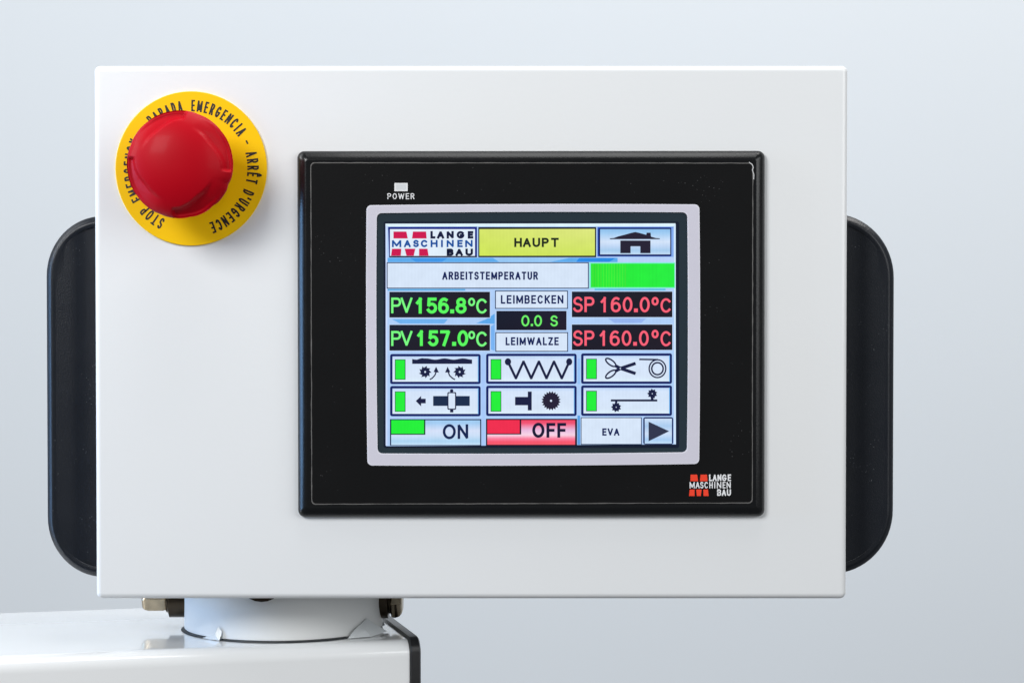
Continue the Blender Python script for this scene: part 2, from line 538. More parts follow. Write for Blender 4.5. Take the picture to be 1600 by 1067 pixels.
# ================================================================== touch panel
tp = thing("touch_panel", P(830, 807, 0.0), "black framed touch screen lit with temperatures and machine buttons, on the white box", "touch screen")
# bezel
mb = MB(); loops = []
def bz(inset): return rrq((464.5 + inset, 236.5 + inset), (1195 - inset, 236 + inset), (1194.5 - inset, 806.5 - inset), (466 + inset, 807.5 - inset), max(3.0, 11 - inset * 0.55), 6)
mm = 0.001
loops.append(LP(bz(0), 0.0008)); loops.append(LP(bz(0), -1.6 * mm))
for ins, yy in ((0.3, -1.95), (1.0, -2.4), (3, -3.2), (5.5, -3.85), (8, -4.35), (10.5, -4.74), (12.4, -4.96), (13.6, -5.02), (15, -5.0)):
    loops.append(LP(bz(ins), yy * mm))
loops.append(LP(bz(23), -4.95 * mm))
loft(mb, loops)
bezel = mb.build("bezel", BEZEL, tp, smooth=True, merge=True)
# membrane face (ring round the display opening)
ME_Y = -5.08 * mm
outer = lambda d: rrq((485 + d, 254 + d), (1177 - d, 254.5 + d), (1176 - d, 786 - d), (486.5 + d, 788 - d), 6, 6)
mid = rrq((587, 331), (1075.5, 330.5), (1075, 708.5), (588, 710), 7.5, 6, 1.0)
rough_o = []
for i, p in enumerate(outer(0)):
    rough_o.append((p[0] + random.uniform(-.35, .35), p[1] + random.uniform(-.35, .35)))
mb = MB()
loft(mb, [LP(outer(1.0), ME_Y), LP(mid, ME_Y), LP(mid, ME_Y + 0.8 * mm)])
memb = mb.build("membrane", MEMB, tp, smooth=True, merge=True)
mb = MB()
fine_o = []
oo = outer(0); oi = outer(1.3)
def dens(pts, k=6):
    o = []
    for i, p in enumerate(pts):
        q = pts[(i + 1) % len(pts)]
        for j in range(k): o.append((p[0] + (q[0] - p[0]) * j / k, p[1] + (q[1] - p[1]) * j / k))
    return o
do, di = dens(oo), dens(oi)
do = [(x + random.uniform(-.35, .35), y + random.uniform(-.35, .35)) for x, y in do]
di = [(x + random.uniform(-.25, .25), y + random.uniform(-.25, .25)) for x, y in di]
loft(mb, [LP(do, ME_Y + 0.12 * mm), LP(do, ME_Y - 0.02 * mm), LP(di, ME_Y - 0.03 * mm)])
mb.build("film_edge", EDGE, memb, merge=True)
# chipped bright corner of the film
fl = Flat(ME_Y - 0.05 * mm)
fl.ribbon([(1171, 254.2), (1175.5, 257.5), (1177, 262), (1175.5, 266), (1178, 273), (1177.6, 280)], 1.2)
fl.mb.build("film_chip", mat("bright_film_chip", (0.62, 0.62, 0.62), 0.5), memb)
# power lamp and lettering
fl = Flat(ME_Y - 0.05 * mm); fl.rect(616.2, 286.2, 637, 299); 
fl.mi = 1; fl.rect(618.8, 288, 634.8, 297)
fl.mb.build("power_lamp", [PRINTW, LAMPG], memb)
fl = Flat(ME_Y - 0.05 * mm); fl.text("POWER", 605.3, 302.3, 647.5, 311.5, 1.2, 0.24)
fl.mb.build("lettering", PRINTW, memb)
# maker's mark on the film
def logo_words(fl, L, Mx, B, sws):
    fl.text("LANGE", *L, sws[0], 0.30)
fl = Flat(ME_Y - 0.05 * mm)
def q8(p): return (1020 + p[0] / 8, 700 + p[1] / 8)
for qd in ([(472, 330), (555, 330), (566, 412), (470, 412)], [(597, 330), (677, 330), (685, 412), (588, 412)],
           [(462, 515), (522, 515), (522, 597), (453, 597)], [(542, 515), (610, 515), (600, 597), (551, 597)], [(632, 515), (690, 515), (698, 597), (634, 597)]):
    fl.poly([q8(p) for p in qd])
fl.mi = 1
for ch, a, b in (('L', 703, 745), ('A', 748, 800), ('N', 808, 858), ('G', 866, 922), ('E', 936, 978)):
    fl.glyph(ch, *q8((a, 327)), *q8((b, 411)), 2.1)
for ch, a, b in (('M', 460, 524), ('A', 534, 586), ('S', 592, 634), ('C', 645, 692), ('H', 706, 750), ('N', 800, 856), ('E', 872, 910), ('N', 922, 974)):
    fl.glyph(ch, *q8((a, 420)), *q8((b, 501)), 1.6)
fl.glyph('I', *q8((768, 420)), *q8((781, 501)), 1.6)
for ch, a, b in (('B', 804, 856), ('A', 862, 916), ('U', 925, 977)):
    fl.glyph(ch, *q8((a, 512)), *q8((b, 594)), 2.1)
fl.mb.build("maker_logo", [PRINTR, PRINTW], memb)

# silver frame round the display
def fo(d): return rrq((572.5 + d, 320.8 + d), (1093 - d, 319.5 + d), (1092.6 - d, 724.8 - d), (574 + d, 727.2 - d), 7.5, 6, 1.3)
def fi(d): return rrq((588.6 - d, 333.2 - d), (1074 + d, 332 - d), (1073.4 + d, 706.4 + d), (590 - d, 708.3 + d), 7.5, 6, 1.3)
mb = MB()
SY = ME_Y - 0.22 * mm
loft(mb, [LP(fo(0), ME_Y + 0.1 * mm), LP(fo(0.2), SY + 0.0 * mm), LP(fo(1.6), SY - 0.03 * mm)], mi=1)
loft(mb, [LP(fo(1.6), SY - 0.03 * mm), LP(fi(1.2), SY - 0.03 * mm)], mi=0)
loft(mb, [LP(fi(1.2), SY - 0.03 * mm), LP(fi(0), SY), LP(fi(-0.4), ME_Y + 0.5 * mm)], mi=1)
mb.build("screen_frame", [SILV, SILV2], tp, merge=True)

# display: dark glass and lit picture
GY = ME_Y + 0.35 * mm
mb = MB()
gl_out = rrq((585, 329), (1077, 328.5), (1076.5, 710), (586, 712), 6, 6)
loft(mb, [LP(gl_out, GY + 0.8 * mm), LP(gl_out, GY)], cap_last=True)
screen = mb.build("screen", GLASS, tp, merge=True)
LY = GY - 0.03 * mm

def tile(name, Y=LY): return Flat(Y)
NAVY = lin((0, 22, 78)); NV2 = lin((0, 24, 130)); TXT = lin((0, 22, 84)); DK = lin((18, 13, 26)); PALE = lin((216, 231, 250))
GRN = lin((28, 240, 52)); AZ = lin((92, 172, 238)); LT = lin((178, 210, 248))

# the lit background picture (sky-like)
f = tile("display_background")
f.poly(rr(599.5, 346.5, 1061, 699.5, 3), lin((4, 16, 40)))
f.poly([(602.3, 349.7), (1055.5, 349.2), (1056.2, 694), (603.5, 696.8)], lin((176, 208, 250)))
f.poly([(602.3, 349.7), (1055.5, 349.2), (1055.5, 353.6), (602.3, 354)], lin((224, 246, 255)))
f.rect(602.6, 352, 605.3, 696, lin((205, 222, 255)))
f.rect(1053.2, 351, 1055.8, 693.5, lin((214, 235, 255)))
f.rect(605.5, 403, 965, 409.6, AZ)
f.poly([(640, 403), (700, 403), (690, 409.5), (650, 409.5)], lin((60, 150, 232)))
f.poly([(770, 403), (890, 403), (860, 409.5), (780, 409.5)], lin((150, 200, 245)))
f.poly([(905, 403), (962, 403), (952, 409.5), (900, 409.5)], lin((36, 138, 230)))
f.rect(965, 403, 1053, 409.6, lin((185, 210, 250)))
f.rect(605.5, 451.5, 727, 454.3, lin((95, 172, 226)))
f.rect(929, 451.2, 1040, 453.6, lin((70, 190, 225)))
f.poly([(612, 498.5), (700, 498.5), (694, 505.5), (625, 505.5)], lin((110, 178, 240)))
f.poly([(760, 498.5), (773, 490), (773, 506), (744, 505)], lin((92, 170, 238)))
f.poly([(767, 510), (773, 506), (773, 548), (767, 546)], lin((120, 180, 244)))
f.poly([(950, 497.5), (1010, 497.5), (1002, 504.5), (960, 504.5)], lin((150, 182, 242)))
f.poly([(752.5, 553), (758, 553), (758, 696), (752.5, 696)], lin((168, 202, 250)))
f.rect(902.3, 649, 906.4, 694.5, lin((88, 158, 226)))
f.rect(902.5, 560, 906.5, 600, lin((150, 196, 248)))
f.mb.build("display_background", PIX, screen)

LY2 = LY - 0.09 * mm
# logo tile
f = tile("logo_tile", LY2)
f.poly([(606.3, 354.8), (745.3, 354.6), (745.3, 402.2), (608, 402.4)], NV2)
f.poly([(608, 400.2), (745.3, 400), (745.3, 402.2), (608, 402.4)], lin((2, 8, 40)))
f.rect(609.3, 358.2, 742.2, 400, lin((226, 240, 252)))
def q10(p): return (600 + p[0] / 10, 350 + p[1] / 10)
f.col = lin((212, 0, 78))
for qd in ([(148, 120), (350, 120), (372, 228), (148, 228)], [(452, 120), (658, 120), (666, 228), (438, 228)],
           [(125, 388), (270, 388), (262, 498), (110, 498)], [(322, 388), (490, 388), (465, 498), (352, 498)], [(548, 388), (680, 388), (697, 498), (548, 498)]):
    f.poly([q10(p) for p in qd], lin((206, 6, 76)))
f.col = lin((2, 14, 58))
for ch, a, b in (('L', 725, 803), ('A', 828, 940), ('N', 978, 1090), ('G', 1135, 1258), ('E', 1308, 1395)):
    f.glyph(ch, *q10((a, 112)), *q10((b, 230)), 3.7)
f.col = lin((6, 78, 158))
for ch, a, b in (('M', 124, 270), ('A', 312, 418), ('S', 455, 545), ('C', 575, 685), ('H', 728, 838), ('N', 978, 1090), ('E', 1145, 1230), ('N', 1268, 1385)):
    f.glyph(ch, *q10((a, 250)), *q10((b, 364)), 2.9)
f.glyph('I', *q10((893, 250)), *q10((918, 364)), 2.9)
f.col = lin((2, 10, 48))
for ch, a, b in (('B', 980, 1088), ('A', 1118, 1232), ('U', 1272, 1390)):
    f.glyph(ch, *q10((a, 386)), *q10((b, 499)), 3.7)
f.mb.build("logo_tile", PIX, screen)
# title
f = tile("title_bar", LY2)
f.rect(747.3, 355, 931.6, 402.2, lin((6, 12, 36)))
f.poly([(749, 358.2), (929.6, 357.8), (929.6, 399.5), (749, 399.8)], [lin((214, 230, 104)), lin((222, 232, 126)), lin((208, 230, 92)), lin((208, 232, 84))])
f.col = lin((22, 34, 12))
for ch, a, b in (('H', 803.5, 815.5), ('A', 817, 829.5), ('U', 832, 844), ('P', 846.5, 857.5), ('T', 861, 873)):
    f.glyph(ch, a, 371.8, b, 386.2, 3.3)
f.mb.build("title_bar", PIX, screen)
# home button
f = tile("home_button", LY2)
f.rect(933.5, 355, 1052.3, 401, lin((30, 80, 190)))
f.poly(rr(935, 356, 1049.8, 400.3, 4), lin((0, 20, 96)))
f.rect(1049, 356, 1052.3, 401.5, lin((130, 170, 240)))
f.vgrad(937.8, 358.2, 1047.2, 397.6, [(0, (138, 190, 236)), (.18, (165, 208, 246)), (.5, (214, 230, 252)), (.7, (190, 215, 246)), (.85, (168, 206, 240)), (1, (196, 222, 248))])
HC = lin((30, 22, 44))
def z3(x, y): return (820 + x / 6.4, 340 + y / 6.4)
f.poly([z3(*p) for p in ((850, 217), (850, 208), (890, 205), (930, 190), (1000, 172), (1060, 155), (1105, 145), (1150, 155), (1215, 173), (1218, 152), (1258, 152), (1262, 192), (1310, 205), (1350, 208), (1350, 217))], HC)
f.poly([z3(*p) for p in ((955, 230), (1257, 230), (1257, 288), (955, 288))], HC)
f.poly([z3(*p) for p in ((955, 287), (1058, 287), (1058, 357), (955, 357))], HC)
f.poly([z3(*p) for p in ((1155, 287), (1257, 287), (1257, 357), (1155, 357))], HC)
f.mb.build("home_button", PIX, screen)
# status row
def plate(name, x0, y0, x1, y1, txt, tb, sw, border=1.0, fill=PALE, tcol=TXT, gap=0.16, kind="caption_tile"):
    f = tile(name, LY2)
    f.rect(x0, y0, x1, y1, lin((14, 44, 86)))
    f.rect(x0 + border, y0 + border, x1 - border, y1 - border, fill)
    f.col = tcol
    f.text(txt, *tb, sw, gap)
    return f.mb.build(kind, PIX, screen)
plate("caption", 604.2, 410, 920, 451, "ARBEITSTEMPERATUR", (691, 424.6, 840.5, 437.2), 2.2, 1.4, gap=0.16)
f = tile("status_bar", LY2)
f.poly([(920.8, 410.2), (1054.8, 410), (1054.8, 450.6), (921, 451)], lin((128, 238, 214)))
N = 62
for i in range(N):
    xa = 923.2 + (1053.8 - 923.2) * i / N; xb = 923.2 + (1053.8 - 923.2) * (i + 1) / N
    k = random.uniform(0.86, 1.0) if i < 26 else random.uniform(0.95, 1.0)
    t = i / N
    f.k = 6
    f.mb.face([f.pt(xa, 449), f.pt(xb, 449), f.pt(xb, 411.8), f.pt(xa, 411.8)], tuple(c * k for c in lin((32 + (30 if i < 26 and i % 2 else 0), 242, 48 + 14 * t))))
f.mb.build("status_bar", PIX, screen)
# read-outs
def readout(x0, y0, x1, y1, glyphs):
    f = tile("readout", LY2)
    f.rect(x0 - .8, y0 - .8, x1 + .8, y1 + .8, lin((205, 226, 255)))
    f.poly([(x0, y0), (x1, y0), (x1, y1), (x0, y1)], [lin((12, 20, 42)), lin((22, 12, 24)), lin((24, 14, 30)), lin((16, 12, 30))])
    for ch, a, ya, b, yb, sw, col in glyphs:
        f.col = lin(col)
        if ch == '.': f.rect(a, ya, b, yb, lin(col))
        else: f.glyph(ch, a, ya, b, yb, sw)
    return f.mb.build("temperature_readout", PIX, screen)
G1, G2 = (88, 250, 92), (120, 252, 128)
R1 = (252, 96, 118)
def zz(x, ox=590): return ox + x / 6.4
readout(608.3, 456, 765.6, 496.2, [('P', 611.2, 465, 626.8, 489.5, 3.5, G2), ('V', 626, 465, 644.4, 489.2, 3.4, G2), ('1', 650, 465, 660.4, 490, 4.8, G1),
        ('5', 667, 465, 683, 490, 4.8, G1), ('6', 684.6, 465, 701.5, 490, 4.8, G1), ('.', 703.4, 483.4, 709.6, 489.6, 4, G1), ('8', 711.8, 465, 729, 490, 4.8, G1),
        ('°', 731.4, 465.2, 742.4, 478.4, 3.1, G2), ('C', 744, 466.5, 762, 490, 3.5, G2)])
readout(608.5, 507.5, 765.6, 547.8, [('P', 611.2, 517, 626.8, 540.5, 3.5, G2), ('V', 626, 517, 644.4, 540.5, 3.4, G2), ('1', 652, 516, 662, 540.5, 4.6, G1),
        ('5', 669.3, 516, 685, 541, 4.8, G1), ('7', 687.8, 516, 703.2, 540.8, 4.8, G1), ('.', 706.4, 534, 712.7, 540.4, 4, G1), ('0', 714.8, 516, 731.6, 541, 4.6, G1),
        ('°', 731.6, 517, 742.4, 530, 3.1, G2), ('C', 744, 518, 762, 541.5, 3.5, G2)])
readout(893.5, 455.6, 1050.6, 495.6, [('S', 895.4, 463.6, 910.6, 488, 3.4, R1), ('P', 913.2, 463.8, 928.8, 487.6, 3.6, R1), ('1', 938.6, 464, 948, 488, 3.6, R1),
        ('6', 954.4, 464, 970, 488, 3.6, R1), ('0', 973, 464, 988.2, 488, 3.6, R1), ('.', 990.6, 482, 996.6, 487.8, 4, R1), ('0', 999.6, 464, 1015.2, 488, 3.6, R1),
        ('°', 1018, 464, 1029.2, 477.4, 3.4, R1), ('C', 1032, 466, 1049.4, 488.6, 3.4, R1)])
readout(893.5, 507, 1050.6, 546.8, [('S', 895.4, 516, 910.6, 540.6, 3.4, R1), ('P', 913.2, 516.4, 928.8, 540.2, 3.6, R1), ('1', 937.2, 516.4, 946.6, 540.4, 3.6, R1),
        ('6', 952.8, 516.4, 968.4, 540.4, 3.6, R1), ('0', 971.4, 516.4, 986.6, 540.4, 3.6, R1), ('.', 989.4, 534.2, 995.2, 540, 4, R1), ('0', 998.4, 516.4, 1013.6, 540.4, 3.6, R1),
        ('°', 1018, 515.2, 1029.2, 528.6, 3.4, R1), ('C', 1032, 517.4, 1049.4, 541, 3.4, R1)])
plate("caption", 773.4, 454, 887.4, 482.6, "LEIMBECKEN", (782.6, 461.2, 880.4, 474.6), 2.2, 1.4)
plate("caption", 774, 519, 887.6, 549.6, "LEIMWALZE", (790, 526.8, 873, 539.4), 2.2, 1.4)
f = tile("seconds_readout", LY2)
f.rect(774.6, 485, 886, 516.4, lin((196, 220, 255)))
f.poly([(775.6, 485.8), (885.2, 485.8), (885.2, 515.8), (775.6, 515.8)], [lin((6, 14, 36)), lin((22, 14, 40)), lin((24, 14, 34)), lin((6, 8, 30))])
f.col = lin((112, 246, 104))
f.glyph('0', 814.6, 492.4, 827.2, 510, 2.7); f.rect(829.4, 506, 832.8, 509.6, f.col)
f.glyph('0', 834.6, 492.4, 846.8, 510, 2.7); f.glyph('S', 860, 492.8, 871.6, 510, 2.7)
f.mb.build("seconds_readout", PIX, screen)

# function buttons
IC = lin((14, 20, 62))
def teeth(f, cx, cy, r0, r1, hole, n, skew, col, ang=0):
    f.k += 1
    N = n * 2
    for i in range(n):
        a0 = 2 * math.pi * i / n + ang; a1 = 2 * math.pi * (i + 1) / n + ang
        am = a0 + (a1 - a0) * skew
        o = [(cx + r0 * math.cos(a0), cy + r0 * math.sin(a0)), (cx + r1 * math.cos(am), cy + r1 * math.sin(am)), (cx + r0 * math.cos(a1), cy + r0 * math.sin(a1))]
        h0 = (cx + hole * math.cos(a0), cy + hole * math.sin(a0)); h1 = (cx + hole * math.cos(a1), cy + hole * math.sin(a1))
        for tri in ([h0, o[0], o[2]], [h0, o[2], h1], [o[0], o[1], o[2]]):
            A = sum(tri[k][0] * tri[(k + 1) % 3][1] - tri[(k + 1) % 3][0] * tri[k][1] for k in range(3))
            if A > 0: tri = tri[::-1]
            f.mb.face([f.pt(*p) for p in tri], col)
def button(x0, y0, x1, y1, lamp):
    f = tile("function_button", LY2)
    f.poly(rr(x0, y0, x1, y1, 3.2), lin((0, 20, 96)))
    f.vgrad(x0 + 3.8, y0 + 3.8, x1 - 3.8, y1 - 3.8, [(0, (190, 216, 250)), (.14, (214, 230, 252)), (.8, (216, 231, 250)), (1, (222, 240, 254))])
    f.rect(x1 - 4.6, y0 + 3.4, x1 - 3.4, y1 - 3.4, lin((120, 190, 250)))
    lx0, ly0, lx1, ly1 = lamp
    f.rect(lx0, ly0, lx1, ly1, lin((4, 80, 50)))
    f.rect(lx0 + 1.1, ly0 + 1.1, lx1 - 1.1, ly1 - 1.1, GRN)
    f.col = IC
    return f
f = button(609.5, 553, 751, 600, (617, 561.4, 633.6, 593.2))
top = [(644 + (737.6 - 644) * i / 24, 560.8 + 1.0 * math.sin(i * 0.85) + (-1.1 if i in (3, 4) else 0)) for i in range(25)]
for (xa, ya), (xb, yb) in zip(top, top[1:]):
    f.k = 8; f.mb.face([f.pt(xa, 568.4), f.pt(xb, 568.4), f.pt(xb, yb), f.pt(xa, ya)], IC)
f.k = 9
for cx, sg in ((664.3, .9), (718.2, .1)): teeth(f, cx, 581, 6.8, 10.2, 1.5, 9, sg, IC, 0.2)
f.ribbon([(671.4, 593), (675.5, 590.6), (679.6, 586), (681.8, 580)], 2.0, cap=0)
f.poly([(681.4, 572.6), (685.8, 582), (677.4, 581.2)], IC)
f.ribbon([(711, 593), (706.6, 590.6), (702.4, 586.5), (700, 580)], 2.0, cap=0)
f.poly([(699.4, 572.6), (703.6, 581.4), (695.4, 582)], IC)
f.mb.build("function_button", PIX, screen)
f = button(759.5, 552.5, 901, 599.6, (766.6, 561, 783.3, 593))
zp = [(793.7, 565.2), (806.1, 591), (818, 564.8), (830, 591), (842, 564.8), (853.9, 591), (865.6, 564.8), (877.8, 591), (889.4, 565.2)]
f.ribbon(zp, 3.9, cap=0); f.disc(793.7, 565.2, 5, IC, 16, 5.6); f.disc(889.4, 565.2, 4.8, IC, 16, 5.6)
f.mb.build("function_button", PIX, screen)
f = button(908, 552, 1050, 599.6, (915.8, 560.4, 932.6, 592.2))
for cy, s_ in ((566.2, 1), (584.6, -1)):
    a = R(36 * s_)
    f.ribbon([(954.3 + 9.4 * math.cos(t) * math.cos(a) - 3.9 * math.sin(t) * math.sin(a), cy + 9.4 * math.cos(t) * math.sin(a) + 3.9 * math.sin(t) * math.cos(a))
              for t in [2 * math.pi * i / 20 for i in range(21)]], 2.5, closed=True)
f.ribbon([(961, 571.0), (969.3, 575.4), (993.2, 583.6)], 5.0, cap=0)
f.ribbon([(961, 580.2), (969.3, 575.6), (993.2, 567.6)], 5.0, cap=0)
f.disc(969.3, 575.5, 1.2, lin((200, 215, 240)), 8)
f.ribbon(arc(1027.3, 575.9, 13.0, 13.9, 0, 360, 32), 2.2, closed=True)
f.ribbon(arc(1027.3, 575.9, 8.9, 9.4, 0, 360, 28), 2.5, closed=True)
f.ribbon([(1000, 561.4), (1027, 561.8)], 2.5)
f.mb.build("function_button", PIX, screen)
f = button(609.5, 603, 751, 650.2, (617, 611.4, 633.6, 643.2))
f.poly([(649.6, 626.4), (658, 618.4), (658, 634.8)], IC); f.rect(657.6, 622.8, 665.2, 630, IC)
f.rect(676.8, 618.6, 734, 634, lin((16, 38, 72)))
f.rrect(699, 612.4, 712.8, 640, 2, IC); f.rrect(700.8, 614.2, 711, 638.2, 1.2, PALE)
f.disc(705.7, 610.4, 2.8, IC, 10); f.rect(703.2, 640, 708.4, 644.2, IC)
f.mb.build("function_button", PIX, screen)
f = button(759.5, 602.5, 901, 649.8, (766.6, 611, 783.3, 643))
f.rect(804.8, 620, 825, 633, IC); f.rect(824.7, 611.6, 830.8, 641, IC)
teeth(f, 861, 626, 12.2, 15.4, 1.7, 20, .5, lin((30, 22, 48)))
f.mb.build("function_button", PIX, screen)
f = button(908, 602, 1050, 649.6, (915.8, 610.4, 932.6, 642.4))
f.rect(954.4, 623.9, 1027, 627.1, IC)
teeth(f, 962.8, 636, 5.8, 8.2, 0.9, 9, .6, IC); teeth(f, 1019.2, 615, 5.8, 8.2, 0.9, 9, .6, IC)
f.rect(961, 626, 964.6, 630, IC); f.rect(1017, 620, 1021.2, 624.6, IC)
f.mb.build("function_button", PIX, screen)
# on / off
f = tile("on_button", LY2)
f.rect(609.3, 654.6, 752, 695.9, lin((2, 26, 74)))
f.vgrad(611.2, 656.4, 750.2, 695, [(0, (160, 205, 244)), (.12, (164, 205, 244)), (.42, (214, 226, 250)), (.62, (204, 224, 248)), (.85, (172, 214, 244)), (1, (200, 228, 252))])
f.rect(610.8, 656.2, 664.6, 679, lin((6, 36, 30)))
f.rect(611.4, 656.2, 662.6, 677.4, GRN)
f.col = lin((4, 28, 78)); f.glyph('O', 691.8, 662.4, 712.2, 686, 4.1); f.glyph('N', 715, 662.6, 731.6, 685.6, 4.1)
f.mb.build("on_button", PIX, screen)
f = tile("off_button", LY2)
f.rect(759.3, 654, 901.6, 696, lin((26, 2, 30)))
f.vgrad(761.4, 656, 898.6, 694.6, [(0, (238, 66, 96)), (.14, (244, 84, 118)), (.42, (236, 190, 226)), (.6, (250, 214, 232)), (.74, (252, 132, 164)), (.88, (250, 84, 110)), (1, (246, 88, 104))])
f.rect(760.8, 655.8, 814.4, 678.6, lin((26, 2, 26)))
f.rect(761.4, 656, 812, 677, lin((242, 40, 76)))
f.col = lin((14, 6, 46)); f.glyph('O', 831.6, 660.2, 850.8, 683.8, 4.6)
f.glyph('F', 853.8, 660.6, 867.6, 683.6, 4.6); f.glyph('F', 870.8, 660.6, 884.6, 683.6, 4.6)
f.mb.build("off_button", PIX, screen)
plate("caption", 907.4, 651.8, 1002.8, 694.6, "EVA", (941, 669, 967.8, 680.4), 2.2, 1.2, gap=0.12)
f = tile("arrow_button", LY2)
f.poly(rr(1005, 651.4, 1052, 694.2, 3.6), lin((8, 34, 96)))
f.vgrad(1007.4, 653.8, 1049.8, 692.8, [(0, (205, 226, 250)), (.3, (172, 206, 242)), (.6, (206, 224, 248)), (.85, (170, 208, 246)), (1, (198, 226, 250))])
f.poly([(1013.4, 658.6), (1045.6, 673.5), (1013.4, 689.2)], lin((44, 50, 74)))
f.mb.build("arrow_button", PIX, screen)

# ================================================================== emergency stop
pc = P(298.6, 263.4, -0.001)
es = thing("emergency_stop_button", (pc.x, 0, pc.z), "red mushroom push button on round yellow lettered plate, upper left of white box", "emergency stop")
PYL = -0.0011
n = 96
def circ(rx, ry, cx=298.7, cy=263.6): return [(cx + rx * math.sin(2 * math.pi * i / n), cy - ry * math.cos(2 * math.pi * i / n)) for i in range(n)]
mb = MB()
loft(mb, [LP(circ(118.6, 120.6), 0.0003), LP(circ(118.6, 120.6), PYL + 0.0002), LP(circ(117.8, 119.8), PYL)], cap_last=True)
plate_o = mb.build("legend_plate", YEL, es, merge=True)
# ring lettering
def ring_word(fl, word, a0, a1, sw=2.65, rin=88.5, rout=106.5, frac=None):
    ws = [GW.get(c, 0.62) * (1.5 if c == 'I' else 1) for c in word]; gap = 0.36
    cent = []; x = 0
    for wd in ws: cent.append(x + wd / 2); x += wd + gap
    sc_ = (a1 - a0) / max(1e-6, (cent[-1] - cent[0])) if len(word) > 1 else 0
    for c, wd, ce in zip(word, ws, cent):
        am = a0 + (ce - cent[0]) * sc_ if len(word) > 1 else a0
        rm = (rin + rout) / 2
        halfw = (R(abs(sc_)) * wd * rm) / 2 if len(word) > 1 else 3
        if c == 'I': halfw = sw / 2
        if c == "'": halfw = sw / 2
        def mp(u, v, am=am):
            t = R(am) ; uu = u; rr_ = v
            # u: tangential px, v: radius px (flipped below)
            x_ = 298.7 + (rr_ * math.sin(t) + uu * math.cos(t)) * 0.993
            y_ = 263.6 - (rr_ * math.cos(t) - uu * math.sin(t)) * 1.007
            return x_, y_
        fl.mp = lambda u, v, mp=mp: mp(u, rout + rin - v)
        fl.glyph(c, -halfw, rin, halfw, rout, sw)
fl = Flat(PYL - 0.00003)
ring_word(fl, "STOP", 209.3, 228.6); ring_word(fl, "EMERGENCY", 241, 294.4)
fl.k = 0; ring_word(fl, "-", 307.6, 0, 2.2, 90, 105)
ring_word(fl, "PARADA", -40.5, -10.4); fl.k = 0; ring_word(fl, "EMERGENCIA", 1.8, 54.2)
ring_word(fl, "-", 65, 0, 2.2, 90, 105); fl.k = 0
ring_word(fl, "ARRÊT", 76.6, 101.6); fl.k = 0
ring_word(fl, "D'URGENCE", 112.6, 159.4)
fl.mb.build("lettering", INK, plate_o)
# neck and collar
def lathe(name, prof, matl, parent, c, nseg=64, cap=True):
    mbx = MB(); loops = []
    for r_, y_ in prof:
        loops.append([Vector((c.x + r_ * math.cos(2 * math.pi * i / nseg), y_, c.z + r_ * math.sin(2 * math.pi * i / nseg))) for i in range(nseg)])
    loft(mbx, loops, cap_last=cap)
    return mbx.build(name, matl, parent, smooth=True, merge=True)
HB = P(281, 257.2, -0.0265)
cx_ = Vector((pc.x, 0, pc.z))
lathe("collar", [(0.0150, -0.0012), (0.0150, -0.0040), (0.0142, -0.0050), (0.0120, -0.0052)], BLACK, es, cx_)
lathe("neck", [(0.0118, -0.0045), (0.0118, -0.0140), (0.0128, -0.0180), (0.0150, -0.0215)], RED, es, Vector((HB.x, 0, HB.z)))
# mushroom head: dome with four swept thumb hollows
RH = 82.8 * (D - 0.0265) / FPX
ys = 1.015
NT, NR = 384, 70
def sstep(a, b, x):
    t = max(0, min(1, (x - a) / (b - a))); return t * t * (3 - 2 * t)
def hollow(th, r):
    tot = 0
    for s0 in (82, 172, 262, 352):
        d = (th - s0 + 8) % 360 - 8
        on = sstep(-1.5, 3.0, d) * (1 - sstep(26, 80, d))
        wall_in = 0.80 - 0.13 * sstep(0, 45, d)
        b = sstep(wall_in, wall_in + 0.085, r) * (1 - 0.55 * sstep(0.91, 0.99, r))
        tot += on * b
    return tot
def rim(th):
    s_ = 1.0
    for k in range(4):
        for c_, am_, wd_ in ((338, 0.020, 4.5), (308, 0.017, 4.5), (280, 0.010, 4)):
            d = (th - (c_ + 90 * k) + 180) % 360 - 180
            s_ -= am_ * (1.0 if k == 0 else 0.25) * math.exp(-(d / wd_) ** 2)
    return s_
mb = MB(); loops = []
def ringloop(rfun, yfun):
    L = []
    for i in range(NT):
        th = 360 * i / NT
        r_ = rfun(th); L.append(Vector((HB.x + RH * r_ * math.cos(R(th)), yfun(th), HB.z + RH * ys * r_ * math.sin(R(th)))))
    loops.append(L)
yr = -0.0265
ringloop(lambda t: 0.60, lambda t: yr + 0.0062)
ringloop(lambda t: 0.90 * rim(t), lambda t: yr + 0.0050)
for i in range(1, 7):
    a = R(90 * i / 6)
    ringloop(lambda t, a=a: (0.95 + 0.05 * math.sin(a)) * rim(t), lambda t, a=a: yr + 0.0042 * math.cos(a) * 1.0)
for j in range(1, NR + 1):
    q = 1 - j / NR
    def rf(t, q=q): return max(0.0006, q) * (1 + (rim(t) - 1) * sstep(0.6, 1, q))
    def yf(t, q=q):
        h = 0.0088 * (1 - q ** 2.2) ** 0.62
        h -= 0.0029 * hollow(t, q)
        return yr - h
    ringloop(rf, yf)
loft(mb, loops, cap_last=True)
mb.build("button_head", RED, es, smooth=True, merge=True)

